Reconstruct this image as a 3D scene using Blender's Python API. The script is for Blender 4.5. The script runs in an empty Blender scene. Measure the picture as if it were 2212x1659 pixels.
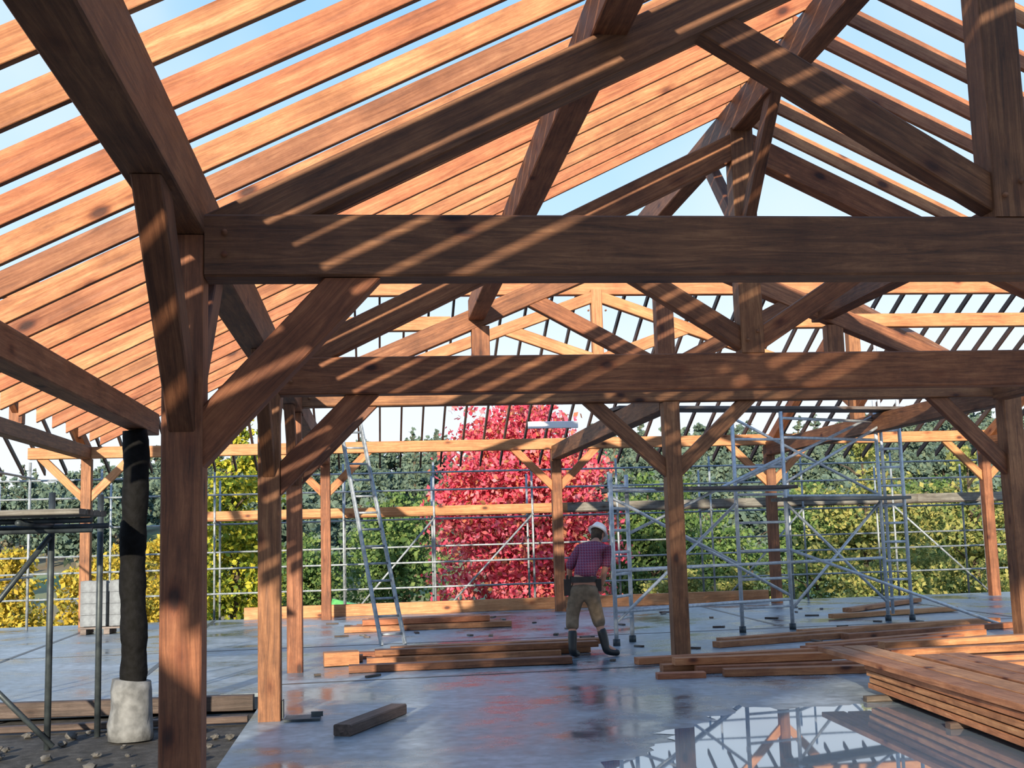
import bpy, bmesh, math, random
import numpy as np
from mathutils import Vector, Matrix, Euler
random.seed(7); RNG=np.random.default_rng(11)
SC=bpy.context.scene; COL=SC.collection

# ------------------------------------------------------------------ materials
def new_mat(name):
    m=bpy.data.materials.new(name); m.use_nodes=True
    nt=m.node_tree; b=nt.nodes['Principled BSDF']; return m,nt,b
def N(nt,t,**k):
    n=nt.nodes.new(t)
    for a,v in k.items(): setattr(n,a,v)
    return n
def ramp(nt,src,stops,interp='LINEAR'):
    r=N(nt,'ShaderNodeValToRGB'); r.color_ramp.interpolation=interp
    e=r.color_ramp.elements
    while len(e)>1: e.remove(e[-1])
    e[0].position=stops[0][0]; e[0].color=(*stops[0][1],1)
    for p,c in stops[1:]:
        x=e.new(p); x.color=(*c,1)
    nt.links.new(src,r.inputs[0]); return r
def mixc(nt,fac,a,b,mode='MIX'):
    m=N(nt,'ShaderNodeMix',data_type='RGBA',blend_type=mode)
    L=nt.links
    if hasattr(fac,'links'): L.new(fac,m.inputs[0])
    else: m.inputs[0].default_value=fac
    for i,v in ((6,a),(7,b)):
        if hasattr(v,'links'): L.new(v,m.inputs[i])
        else: m.inputs[i].default_value=(*v,1)
    return m.outputs[2]
def wood(name,dark,mid,light,rough=.62,tint=.25,stain=(.55,.50,.46)):
    m,nt,b=new_mat(name); L=nt.links
    tc=N(nt,'ShaderNodeTexCoord'); oi=N(nt,'ShaderNodeObjectInfo')
    vm=N(nt,'ShaderNodeVectorMath',operation='SCALE'); vm.inputs[0].default_value=(17,5,9); L.new(oi.outputs['Random'],vm.inputs['Scale'])
    ad=N(nt,'ShaderNodeVectorMath',operation='ADD'); L.new(tc.outputs['Object'],ad.inputs[0]); L.new(vm.outputs[0],ad.inputs[1])
    mp=N(nt,'ShaderNodeMapping'); mp.inputs['Scale'].default_value=(.9,15,15); L.new(ad.outputs[0],mp.inputs['Vector'])
    n1=N(nt,'ShaderNodeTexNoise'); n1.inputs['Scale'].default_value=1.8; n1.inputs['Detail'].default_value=9; n1.inputs['Roughness'].default_value=.78; n1.inputs['Distortion'].default_value=.7
    L.new(mp.outputs[0],n1.inputs['Vector'])
    r=ramp(nt,n1.outputs['Fac'],[(.33,dark),(.5,mid),(.67,light)])
    n2=N(nt,'ShaderNodeTexNoise'); n2.inputs['Scale'].default_value=1.9; n2.inputs['Detail'].default_value=7; n2.inputs['Roughness'].default_value=.7; L.new(ad.outputs[0],n2.inputs['Vector'])
    st=ramp(nt,n2.outputs['Fac'],[(.36,stain),(.60,(1,1,1))])
    c=mixc(nt,.95,r.outputs[0],st.outputs[0],'MULTIPLY')
    mp2=N(nt,'ShaderNodeMapping'); mp2.inputs['Scale'].default_value=(2.0,3.8,3.8); L.new(ad.outputs[0],mp2.inputs['Vector'])
    vo=N(nt,'ShaderNodeTexVoronoi'); vo.inputs['Scale'].default_value=1.0; L.new(mp2.outputs[0],vo.inputs['Vector'])
    k=ramp(nt,vo.outputs['Distance'],[(.07,(.16,.09,.07)),(.11,(.42,.28,.22)),(.15,(.78,.66,.58)),(.26,(1,1,1))])
    c=mixc(nt,1.0,c,k.outputs[0],'MULTIPLY')
    t=ramp(nt,oi.outputs['Random'],[(0,(1-tint,1-tint*1.1,1-tint)),(.35,(1.03,.86,.82)),(.7,(1,1.05,1)),(1,(1+tint*.6,1+tint*.65,1.12))])
    c=mixc(nt,1.0,c,t.outputs[0],'MULTIPLY')
    L.new(c,b.inputs['Base Color']); b.inputs['Roughness'].default_value=rough
    bp=N(nt,'ShaderNodeBump'); bp.inputs['Strength'].default_value=.5; bp.inputs['Distance'].default_value=.015
    L.new(n1.outputs['Fac'],bp.inputs['Height']); L.new(bp.outputs[0],b.inputs['Normal'])
    return m
def plain(name,c1,c2=None,rough=.6,metal=0,scale=8,bump=0,spec=.5):
    m,nt,b=new_mat(name); L=nt.links; c2=c2 or tuple(x*.7 for x in c1)
    tc=N(nt,'ShaderNodeTexCoord'); n=N(nt,'ShaderNodeTexNoise'); n.inputs['Scale'].default_value=scale; n.inputs['Detail'].default_value=5
    L.new(tc.outputs['Object'],n.inputs['Vector'])
    r=ramp(nt,n.outputs['Fac'],[(.35,c2),(.65,c1)]); L.new(r.outputs[0],b.inputs['Base Color'])
    b.inputs['Roughness'].default_value=rough; b.inputs['Metallic'].default_value=metal; b.inputs['Specular IOR Level'].default_value=spec
    if bump:
        bp=N(nt,'ShaderNodeBump'); bp.inputs['Strength'].default_value=bump; bp.inputs['Distance'].default_value=.02
        L.new(n.outputs['Fac'],bp.inputs['Height']); L.new(bp.outputs[0],b.inputs['Normal'])
    return m
def leafmat(name,cols,trans=.35):
    m,nt,b=new_mat(name); L=nt.links
    g=N(nt,'ShaderNodeNewGeometry')
    st=[(i/(len(cols)-1),c) for i,c in enumerate(cols)]
    r=ramp(nt,g.outputs['Random Per Island'],st)
    L.new(r.outputs[0],b.inputs['Base Color']); b.inputs['Roughness'].default_value=.7; b.inputs['Specular IOR Level'].default_value=.2
    t=N(nt,'ShaderNodeBsdfTranslucent'); L.new(r.outputs[0],t.inputs[0])
    mx=N(nt,'ShaderNodeMixShader'); mx.inputs[0].default_value=trans
    out=nt.nodes['Material Output']; L.new(b.outputs[0],mx.inputs[1]); L.new(t.outputs[0],mx.inputs[2]); L.new(mx.outputs[0],out.inputs[0])
    return m
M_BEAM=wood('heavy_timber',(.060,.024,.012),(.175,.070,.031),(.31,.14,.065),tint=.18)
M_MID=wood('brown_timber',(.11,.040,.018),(.27,.108,.046),(.43,.20,.09),tint=.12)
M_POST=wood('post_timber',(.09,.034,.016),(.245,.10,.044),(.40,.185,.085),tint=.2)
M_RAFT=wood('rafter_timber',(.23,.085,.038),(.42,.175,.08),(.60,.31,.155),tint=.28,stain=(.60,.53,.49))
M_LIT=wood('sunlit_toned_timber',(.29,.115,.046),(.48,.215,.09),(.62,.33,.16),tint=.1,stain=(.72,.66,.6))  # lighter copy of the timber, with sunlight put into its colour
M_STACK=wood('stacked_timber',(.19,.068,.03),(.40,.165,.073),(.56,.28,.135))
M_BUND=wood('bundle_timber',(.25,.10,.043),(.48,.22,.10),(.66,.36,.18))
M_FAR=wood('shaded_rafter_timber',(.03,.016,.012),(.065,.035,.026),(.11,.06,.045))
M_GREYW=wood('weathered_board',(.07,.065,.06),(.17,.16,.15),(.28,.265,.25))
M_DARKW=wood('wet_dark_timber',(.035,.027,.024),(.085,.065,.055),(.17,.14,.12))
M_GALV=plain('galvanised_steel',(.36,.40,.44),(.20,.23,.26),rough=.5,metal=.3,scale=15)
M_DKST=plain('dark_steel',(.08,.10,.11),(.03,.04,.05),rough=.5,metal=.5)
M_ALU=plain('aluminium',(.60,.66,.72),(.42,.48,.54),rough=.4,metal=.25,scale=20)
M_WHITEB=plain('white_board',(.92,.93,.95),(.85,.87,.9),rough=.6)
M_CONC=plain('pale_concrete',(.22,.23,.24),(.11,.115,.12),rough=.85,scale=9,bump=.5)
M_BLOCK=plain('concrete_block',(.22,.245,.27),(.15,.165,.185),rough=.9,scale=14,bump=.4)
M_BLACK=plain('black_plastic_wrap',(.007,.007,.008),(.003,.003,.003),rough=.8,scale=16,bump=.5,spec=.15)
M_BARK=plain('bark',(.12,.09,.06),(.04,.03,.02),rough=.9,scale=12,bump=.6)
M_RED=leafmat('crimson_leaves',[(.40,.035,.06),(.74,.075,.14),(.86,.15,.23),(.90,.31,.35),(.52,.04,.085),(.80,.11,.18),(.36,.20,.07),(.85,.20,.25),(.78,.26,.13)])
M_GOLD=leafmat('golden_leaves',[(.30,.22,.03),(.55,.40,.05),(.68,.50,.08),(.38,.34,.06),(.2,.22,.05)])
M_YG=leafmat('yellow_and_green_leaves',[(.08,.14,.03),(.24,.32,.04),(.48,.46,.05),(.62,.54,.06),(.16,.24,.04)])
M_GREEN=leafmat('green_leaves',[(.06,.11,.04),(.10,.18,.055),(.16,.25,.075),(.25,.31,.10)])
M_LIME=leafmat('yellow_green_leaves',[(.10,.15,.055),(.22,.27,.085),(.35,.35,.11),(.44,.40,.13),(.15,.22,.065)])
M_FOR=leafmat('hazed_forest_leaves',[(.09,.14,.115),(.105,.155,.125),(.125,.18,.135),(.16,.20,.135)],.15)  # distance haze is mixed into these leaf colours
M_FOR2=leafmat('hazed_autumn_leaves',[(.21,.17,.12),(.26,.19,.13),(.21,.215,.13),(.28,.23,.15)],.15)  # russet leaves, greyed by the same painted haze
M_TARP=plain('green_tarpaulin',(.12,.42,.12),(.07,.30,.08),rough=.5)

def slab_mat():
    m,nt,b=new_mat('wet_concrete_slab'); L=nt.links
    tc=N(nt,'ShaderNodeTexCoord')
    n=N(nt,'ShaderNodeTexNoise'); n.inputs['Scale'].default_value=.7; n.inputs['Detail'].default_value=8; n.inputs['Roughness'].default_value=.68
    L.new(tc.outputs['Object'],n.inputs['Vector'])
    n2=N(nt,'ShaderNodeTexNoise'); n2.inputs['Scale'].default_value=9; n2.inputs['Detail'].default_value=8; L.new(tc.outputs['Object'],n2.inputs['Vector'])
    c1=ramp(nt,n.outputs['Fac'],[(.37,(.075,.105,.13)),(.49,(.19,.24,.28)),(.62,(.35,.41,.455))])
    c2=ramp(nt,n2.outputs['Fac'],[(.3,(.62,.62,.62)),(.7,(1.1,1.1,1.1))])
    c=mixc(nt,1,c1.outputs[0],c2.outputs[0],'MULTIPLY'); L.new(c,b.inputs['Base Color'])
    r=ramp(nt,n.outputs['Fac'],[(.38,(.13,.13,.13)),(.54,(.42,.42,.42))]); L.new(r.outputs[0],b.inputs['Roughness'])
    b.inputs['Specular IOR Level'].default_value=.6
    bp=N(nt,'ShaderNodeBump'); bp.inputs['Strength'].default_value=.14; bp.inputs['Distance'].default_value=.01
    L.new(n2.outputs['Fac'],bp.inputs['Height']); L.new(bp.outputs[0],b.inputs['Normal'])
    return m
M_SLAB=slab_mat()
m,nt,b=new_mat('standing_water'); M_WATER=m
b.inputs['Base Color'].default_value=(.15,.20,.26,1); b.inputs['Roughness'].default_value=.02; b.inputs['Specular IOR Level'].default_value=1.0; b.inputs['IOR'].default_value=2.4
n=N(nt,'ShaderNodeTexNoise'); n.inputs['Scale'].default_value=3
bp=N(nt,'ShaderNodeBump'); bp.inputs['Strength'].default_value=.04; bp.inputs['Distance'].default_value=.01
nt.links.new(n.outputs['Fac'],bp.inputs['Height']); nt.links.new(bp.outputs[0],b.inputs['Normal'])
def ground_mat():
    m,nt,b=new_mat('earth_and_grass'); L=nt.links
    g=N(nt,'ShaderNodeNewGeometry'); sx=N(nt,'ShaderNodeSeparateXYZ'); L.new(g.outputs['Position'],sx.inputs[0])
    n=N(nt,'ShaderNodeTexNoise'); n.inputs['Scale'].default_value=6; n.inputs['Detail'].default_value=10; n.inputs['Roughness'].default_value=.75; L.new(g.outputs['Position'],n.inputs['Vector'])
    dirt=ramp(nt,n.outputs['Fac'],[(.35,(.018,.017,.016)),(.5,(.05,.047,.045)),(.68,(.12,.114,.107))])
    n2=N(nt,'ShaderNodeTexNoise'); n2.inputs['Scale'].default_value=.05; n2.inputs['Detail'].default_value=6; L.new(g.outputs['Position'],n2.inputs['Vector'])
    gr=ramp(nt,n2.outputs['Fac'],[(.36,(.24,.17,.115)),(.47,(.20,.20,.115)),(.56,(.21,.29,.135)),(.7,(.30,.42,.19))])
    f=N(nt,'ShaderNodeMapRange'); f.inputs[1].default_value=26; f.inputs[2].default_value=29; L.new(sx.outputs['Y'],f.inputs[0])
    c=mixc(nt,f.outputs[0],dirt.outputs[0],gr.outputs[0]); L.new(c,b.inputs['Base Color']); b.inputs['Roughness'].default_value=.9
    bp=N(nt,'ShaderNodeBump'); bp.inputs['Strength'].default_value=.8; bp.inputs['Distance'].default_value=.05
    L.new(n.outputs['Fac'],bp.inputs['Height']); L.new(bp.outputs[0],b.inputs['Normal'])
    return m
M_GROUND=ground_mat()
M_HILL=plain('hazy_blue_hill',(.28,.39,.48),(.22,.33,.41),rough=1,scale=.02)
M_STONE=plain('rubble',(.12,.115,.11),(.045,.043,.04),rough=.9,scale=10,bump=.5)
M_JOINT=plain('wet_joint',(.03,.035,.04),(.015,.018,.02),rough=.4)

# ------------------------------------------------------------------ helpers
def meta(ob,label=None,cat=None,group=None,kind=None):
    if label: ob['label']=label
    if cat: ob['category']=cat
    if group: ob['group']=group
    if kind: ob['kind']=kind
    return ob
PW={}
def place(ob,W,parent=None):
    COL.objects.link(ob)
    if parent is not None:
        ob.parent=parent; ob.matrix_parent_inverse=PW[parent.name].inverted(); ob.matrix_basis=W
    else: ob.matrix_basis=W
    PW[ob.name]=W
    return ob
def empty(name,loc,label,cat,group=None):
    e=bpy.data.objects.new(name,None); e.empty_display_size=.2
    place(e,Matrix.Translation(Vector(loc))); return meta(e,label,cat,group)
def mesh_obj(name,verts,faces,mat,W=Matrix.Identity(4),parent=None,smooth=False):
    me=bpy.data.meshes.new(name); me.from_pydata([tuple(v) for v in verts],[],faces); me.update()
    if mat: me.materials.append(mat)
    if smooth: me.polygons.foreach_set('use_smooth',[True]*len(me.polygons))
    return place(bpy.data.objects.new(name,me),W,parent)
def beam(name,p1,p2,w,h,mat,n1=None,n2=None,up=(0,0,1),parent=None,ch=.008,**mt):
    p1=Vector(p1);p2=Vector(p2); d=(p2-p1); Lg=d.length; d.normalize(); up=Vector(up)
    z=(up-d*up.dot(d)).normalized(); y=z.cross(d)
    c=min(ch,w*.2,h*.2)
    prof=[(-w/2+c,-h/2),(w/2-c,-h/2),(w/2,-h/2+c),(w/2,h/2-c),(w/2-c,h/2),(-w/2+c,h/2),(-w/2,h/2-c),(-w/2,-h/2+c)]
    R=Matrix((d,y,z)).transposed().to_4x4(); W=Matrix.Translation(p1)@R
    vs=[]
    for base,nn in ((p1,n1),(p2,n2)):
        for a,b_ in prof:
            q=base+y*a+z*b_; t=0
            if nn is not None:
                nv=Vector(nn); t=(base-q).dot(nv)/d.dot(nv)
            vs.append((((base-p1).length+t),a,b_))
    k=len(prof)
    fs=[[i,(i+1)%k,k+(i+1)%k,k+i] for i in range(k)]
    fs.append(list(range(k))[::-1]); fs.append([k+i for i in range(k)])
    ob=mesh_obj(name,vs,fs,mat,W,parent)
    return meta(ob,**mt)
def clone(ob,W,parent=None):
    c=ob.copy(); COL.objects.link(c)
    if parent is not None:
        c.parent=parent; c.matrix_parent_inverse=PW[parent.name].inverted()
    c.matrix_basis=W; PW[c.name]=W; return c
def tube_geo(vs,fs,pts,rads,seg=8,cap=True):
    pts=[Vector(p) for p in pts]; rings=[]
    for i,p in enumerate(pts):
        d=(pts[min(i+1,len(pts)-1)]-pts[max(i-1,0)]).normalized()
        a=Vector((0,0,1)) if abs(d.z)<.9 else Vector((1,0,0))
        u=d.cross(a).normalized(); v=d.cross(u)
        b0=len(vs)
        for k in range(seg):
            t=2*math.pi*k/seg; vs.append(p+(u*math.cos(t)+v*math.sin(t))*rads[i])
        rings.append(b0)
    for a,b_ in zip(rings,rings[1:]):
        for k in range(seg): fs.append([a+k,b_+k,b_+(k+1)%seg,a+(k+1)%seg])
    if cap:
        fs.append([rings[0]+k for k in range(seg)]); fs.append([rings[-1]+k for k in range(seg)][::-1])
def tube(name,p1,p2,r,mat,parent=None,seg=10,**mt):
    vs=[];fs=[]; p1=Vector(p1); tube_geo(vs,fs,[(0,0,0),Vector(p2)-p1],[r,r],seg)
    return meta(mesh_obj(name,vs,fs,mat,Matrix.Translation(p1),parent,True),**mt)
def box_geo(vs,fs,c,s,rz=0):
    b0=len(vs); cr,sr=math.cos(rz),math.sin(rz)
    for z in (-1,1):
        for x,y in ((-1,-1),(1,-1),(1,1),(-1,1)):
            px,py=x*s[0]/2,y*s[1]/2
            vs.append((c[0]+px*cr-py*sr,c[1]+px*sr+py*cr,c[2]+z*s[2]/2))
    for f in ((0,3,2,1),(4,5,6,7),(0,1,5,4),(1,2,6,5),(2,3,7,6),(3,0,4,7)): fs.append([b0+i for i in f])

# ------------------------------------------------------------------ dims
XL,XK,XC,XR,XRR,XLL=-.93,3.53,3.71,8.2,12.92,-5.51
YA,YB,YC,YD=6.07,10.65,14.45,23.9
SL=.49; RH=.135; SP=.48
def under(X): return 5.60-SL*abs(X-XK)

# ------------------------------------------------------------------ slab + ground
poly=[(-1.08,-9),(17,-9),(17,25),(-7.5,25),(-7.5,12.6),(-1.08,12.6)]
vs=[(x,y,0) for x,y in poly]+[(x,y,-.16) for x,y in poly]; k=len(poly)
fs=[list(range(k)),[k+i for i in range(k)][::-1]]+[[i,k+i,k+(i+1)%k,(i+1)%k] for i in range(k)]
meta(mesh_obj('floor',vs,fs,M_SLAB),'wet grey concrete slab floor of the building site','floor',kind='structure')
for i,(a,b_) in enumerate((((-1.0,13.25),(6.5,13.75)),((-7.3,17.6),(16,18.2)),((-2.6,12.7),(-3.2,24.8)),((9.9,14),(10.6,24.8)),((-4.9,12.7),(-5.4,24.8)),((6.3,18.2),(6.6,24.8)))):
    beam('trim_%d'%(i+1),(*a,.001),(*b_,.001),.07,.006,M_JOINT,label='dark wet saw-cut joint in the slab',kind='structure')
for i,(s,x0) in enumerate(((1,-2.75),(-1,9.05))):  # unseen boarding added over the rafters to cut sun on the near truss
    v=[]; t=RH/.898+.012
    for y in (-4.3,1.9):
        for X,dz in ((x0,0),(XK,0),(XK,.03),(x0,.03)): v.append((X,y,under(X)+t+dz))
    f=[(0,1,5,4),(1,2,6,5),(2,3,7,6),(3,0,4,7),(0,3,2,1),(4,5,6,7)]
    meta(mesh_obj('shade_boarding_left' if i==0 else 'shade_boarding_right',v,f,M_MID),'unseen boarding added above the first bay to shade the near truss','shade boarding',kind='structure')
vs=[];fs=[]; box_geo(vs,fs,(-3.0,-1.4,1.2),(.06,8.6,2.72))  # unseen wall added to keep low side sun off the near post
meta(mesh_obj('shade_wall_left',vs,fs,M_MID),'unseen boarded wall added beside the first bay to shade the near post','wall',kind='structure')
def terr(x,y):
    z=-.16
    if y>26:
        t=min((y-26)/16,1); z-=3.0*t*t*(3-2*t)
    if y>45:
        t=min((y-45)/85,1); top=9.6
        if x>8: top+=min((x-8)*.06,3.5)
        if x<-17: top-=min((-17-x)*.13,6)
        z+=max(top,1)*t**1.15
        z+=.5*math.sin(x*.09+1)*t+.3*math.sin(x*.23+y*.1)*t
    if y>130: z-=(y-130)*.1
    return z
xs=np.concatenate([np.arange(-90,-12,6),np.arange(-12,24,1.0),np.arange(24,140,6)]); ys=np.concatenate([np.arange(-20,24,4),np.arange(24,50,1.0),np.arange(50,180,4)])
vs=[(x,y,terr(x,y)+(0.02*math.sin(x*3.1)*math.cos(y*2.7))-(0.03 if y<26 else 0)) for y in ys for x in xs]; nx=len(xs)
fs=[[j*nx+i,j*nx+i+1,(j+1)*nx+i+1,(j+1)*nx+i] for j in range(len(ys)-1) for i in range(nx-1)]
meta(mesh_obj('ground',vs,fs,M_GROUND,smooth=True),'bare earth and sloping grassy hillside','ground',kind='structure')
vs=[];fs=[];n=60
for i in range(n+1):
    x=-330+i*14; zt=29+6*math.sin(i*.17+2.2)+2*math.sin(i*.61)
    vs+= [(x,520,-20),(x,560,zt*.7),(x,640,zt)]
for i in range(n):
    a=i*3; fs+=[[a,a+3,a+4,a+1],[a+1,a+4,a+5,a+2]]
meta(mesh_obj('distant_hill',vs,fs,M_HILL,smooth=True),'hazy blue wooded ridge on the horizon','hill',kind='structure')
def rock(seed,r):
    bm=bmesh.new(); bmesh.ops.create_icosphere(bm,subdivisions=2,radius=r); rr=random.Random(seed)
    for v in bm.verts: v.co*= .7+.5*rr.random(); v.co.z*=.6
    me=bpy.data.meshes.new('stone'); bm.to_mesh(me); bm.free(); me.materials.append(M_STONE); return me
rocks=[rock(i,.055) for i in range(4)]
for i in range(90):
    o=bpy.data.objects.new('stone',rocks[i%4]); s=random.uniform(.3,1.1)
    x=random.uniform(-3.9,-1.25); y=random.uniform(7.6,11.6)
    place(o,Matrix.Translation((x,y,-.175+.02*s))@Euler((0,0,random.random()*6)).to_matrix().to_4x4()@Matrix.Scale(s,4))
    meta(o,'grey rubble stone lying on the bare earth','stone','rubble beside the slab')
pts=[]
ctr=[(1.3,7.0),(1.5,8.0),(2.0,8.5),(2.1,9.1),(2.7,9.7),(3.1,10.2),(3.6,9.95),(4.2,10.1),(4.6,9.4),(4.7,8.3),(4.6,6.9),(4.2,6.0),(3.0,5.6),(1.9,5.9)]
for i in range(len(ctr)):
    a,b_=Vector(ctr[i]),Vector(ctr[(i+1)%len(ctr)])
    for t in np.linspace(0,1,9)[:-1]:
        p=a.lerp(b_,t); nrm=Vector((b_.y-a.y,a.x-b_.x)).normalized(); p+=nrm*(.12*math.sin(t*math.pi)+random.uniform(-.08,.08)); pts.append((p.x,p.y,.003))
meta(mesh_obj('puddle',pts,[list(range(len(pts)))[::-1]],M_WATER),'shallow puddle of rainwater mirroring the roof frame','puddle')

# ------------------------------------------------------------------ posts
PL='square reddish-brown timber post standing on the slab'
def post(X,Y,ztop,w=.2,zb=0,mat=M_POST,label=PL):
    return beam('timber_post',(X,Y,zb),(X,Y,ztop),w,w,mat,up=(0,1,0),label=label,cat='post',group='timber posts of the frame')
def brace(par,foot,top,w=.12,h=.2,axis='x',mat=M_BEAM):
    n1=(1,0,0) if axis=='x' else (0,1,0)
    return beam('knee_brace',foot,top,w,h,mat,n1=n1,n2=(0,0,1),parent=par)
def bxz(par,X,Y,side,zf,zt,run,hw=.1,w=.12,h=.21,mat=M_BEAM):
    brace(par,(X+side*hw,Y,zf),(X+side*(hw+run),Y,zt),w,h,'x',mat)
def byz(par,X,Y,side,zf,zt,run,hw=.1,w=.11,h=.17,mat=M_BEAM):
    brace(par,(X,Y+side*hw,zf),(X,Y+side*(hw+run),zt),w,h,'y',mat)
pA=post(XL,YA,3.055); bxz(pA,XL,YA,1,2.04,2.835,.74,w=.16,mat=M_MID); byz(pA,XL,YA,-1,2.2,3.055,.86,h=.2,w=.13); byz(pA,XL,YA,1,2.2,3.055,.86,h=.2)
pB=post(-.90,YB,3.055,.19); bxz(pB,-.9,YB,1,2.07,2.795,.72,mat=M_MID); byz(pB,-.9,YB,-1,2.2,3.055,.86); byz(pB,-.9,YB,1,2.2,3.055,.86)
pC=post(XL,YC,3.055,.18); byz(pC,XL,YC,-1,2.3,3.055,.76); bxz(pC,XL,YC,1,2.35,3.115,.75)
p3=post(XC,YC,3.115,.2); bxz(p3,XC,YC,-1,2.3,3.115,.88,.1,h=.17,mat=M_POST); bxz(p3,XC,YC,1,2.3,3.115,.88,.1,h=.17,mat=M_POST)
p4=post(XR,YC,3.12,.24); bxz(p4,XR,YC,-1,2.25,3.115,.85,.12,h=.19,mat=M_POST)
p5=post(XRR,YC,3.12,.22); bxz(p5,XRR,YC,-1,2.3,3.12,.85,.11)
pR1=post(7.99,YA,3.055); pR2=post(7.99,YB,3.055)
for X in (XLL,XL,XC,XR,XRR):
    p=post(X,YD,3.24,.19 if X!=XC else .2,mat=M_POST,label='reddish timber post with two sunlit-toned knee braces at the outer wall')
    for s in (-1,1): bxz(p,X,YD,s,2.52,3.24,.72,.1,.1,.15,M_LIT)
e=empty('wrapped_post',(-2.14,11.1,-.16),'post wrapped in black plastic on a lumpy pale concrete footing','post')
vs=[];fs=[]; P=[];R=[]
for i in range(46):
    z=.3+i*(2.565-.3)/45
    P.append((-2.14+.014*math.sin(i*.22)+.003*random.uniform(-1,1),11.1+.02*math.cos(i*.3),z)); R.append(.116+.005*math.sin(i*.8)+random.uniform(-.003,.003))
tube_geo(vs,fs,P,R,16); mesh_obj('plastic_wrap',vs,fs,M_BLACK,parent=e,smooth=True)
vs=[];fs=[];P=[(-2.15,11.1,-.17),(-2.15,11.1,-.05),(-2.14,11.1,.1),(-2.15,11.1,.25),(-2.14,11.1,.34)];tube_geo(vs,fs,P,[.20,.19,.178,.183,.165],18)
vs=[Vector(v)+Vector((random.uniform(-.012,.012),random.uniform(-.012,.012),0)) for v in vs]
mesh_obj('concrete_footing',vs,fs,M_CONC,parent=e,smooth=True)

# ------------------------------------------------------------------ plates, purlins, ridge
def hb(name,p1,p2,w,h,mat,label,cat='beam',group=None): return beam(name,p1,p2,w,h,mat,label=label,cat=cat,group=group)
hb('eaves_plate',(XL,-4,3.215),(XL,YC+.1,3.215),.21,.31,M_BEAM,'dark heavy timber plate carried on the row of posts')
hb('eaves_plate',(7.99,-4,3.215),(7.99,YC-.2,3.215),.2,.31,M_BEAM,'dark heavy timber plate carried on the row of posts')
hb('aisle_plate',(-2.14,-4,2.68),(-2.14,11.8,2.68),.18,.21,M_MID,'reddish timber plate carrying the low rafter ends')
hb('purlin',(1.30,-4,4.29),(1.30,YC-.1,4.29),.2,.25,M_MID,'dark timber purlin running under the rafters',group='roof purlins')
hb('purlin',(5.78,-4,4.27),(5.78,YC+.15,4.27),.2,.25,M_BEAM,'dark timber purlin running under the rafters',group='roof purlins')
hb('ridge_beam',(XK,-4,5.42),(XK,YC+.3,5.42),.18,.3,M_BEAM,'dark timber ridge beam at the apex of the main roof')
for X in (XL,XC,XR,XRR):
    hb('longitudinal_beam',(X,YC+.13,3.17),(X,YD-.12,3.17),.2,.28,M_BEAM,'dark timber beam joining post heads in the open bay',group='beams across the open bay')
hb('eaves_plate',(XLL,YC,3.35),(XLL,YD-.12,3.35),.2,.24,M_BEAM,'dark timber plate on the end wall of the wing')
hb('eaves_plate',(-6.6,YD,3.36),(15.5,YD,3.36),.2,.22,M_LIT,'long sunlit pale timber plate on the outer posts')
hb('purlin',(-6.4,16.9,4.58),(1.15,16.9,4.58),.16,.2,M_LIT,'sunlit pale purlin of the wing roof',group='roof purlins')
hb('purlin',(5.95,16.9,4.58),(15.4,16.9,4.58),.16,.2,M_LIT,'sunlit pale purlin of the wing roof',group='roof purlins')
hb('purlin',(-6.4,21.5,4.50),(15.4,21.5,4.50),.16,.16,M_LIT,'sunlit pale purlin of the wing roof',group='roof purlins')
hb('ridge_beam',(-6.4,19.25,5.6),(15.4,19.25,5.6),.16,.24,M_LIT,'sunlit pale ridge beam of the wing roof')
hb('sill_beam',(-2.6,24.75,.12),(8.3,24.75,.12),.1,.24,M_LIT,'low sunlit timber kerb at the slab edge')
hb('kerb_timber',(-3.75,12.5,-.05),(-1.2,12.3,-.05),.1,.15,M_DARKW,'weathered timber edging lying against the slab')
hb('kerb_timber',(-3.7,11.75,-.13),(-1.2,11.75,-.13),.1,.06,M_DARKW,'narrow brown board lying on the bare earth')
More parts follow.
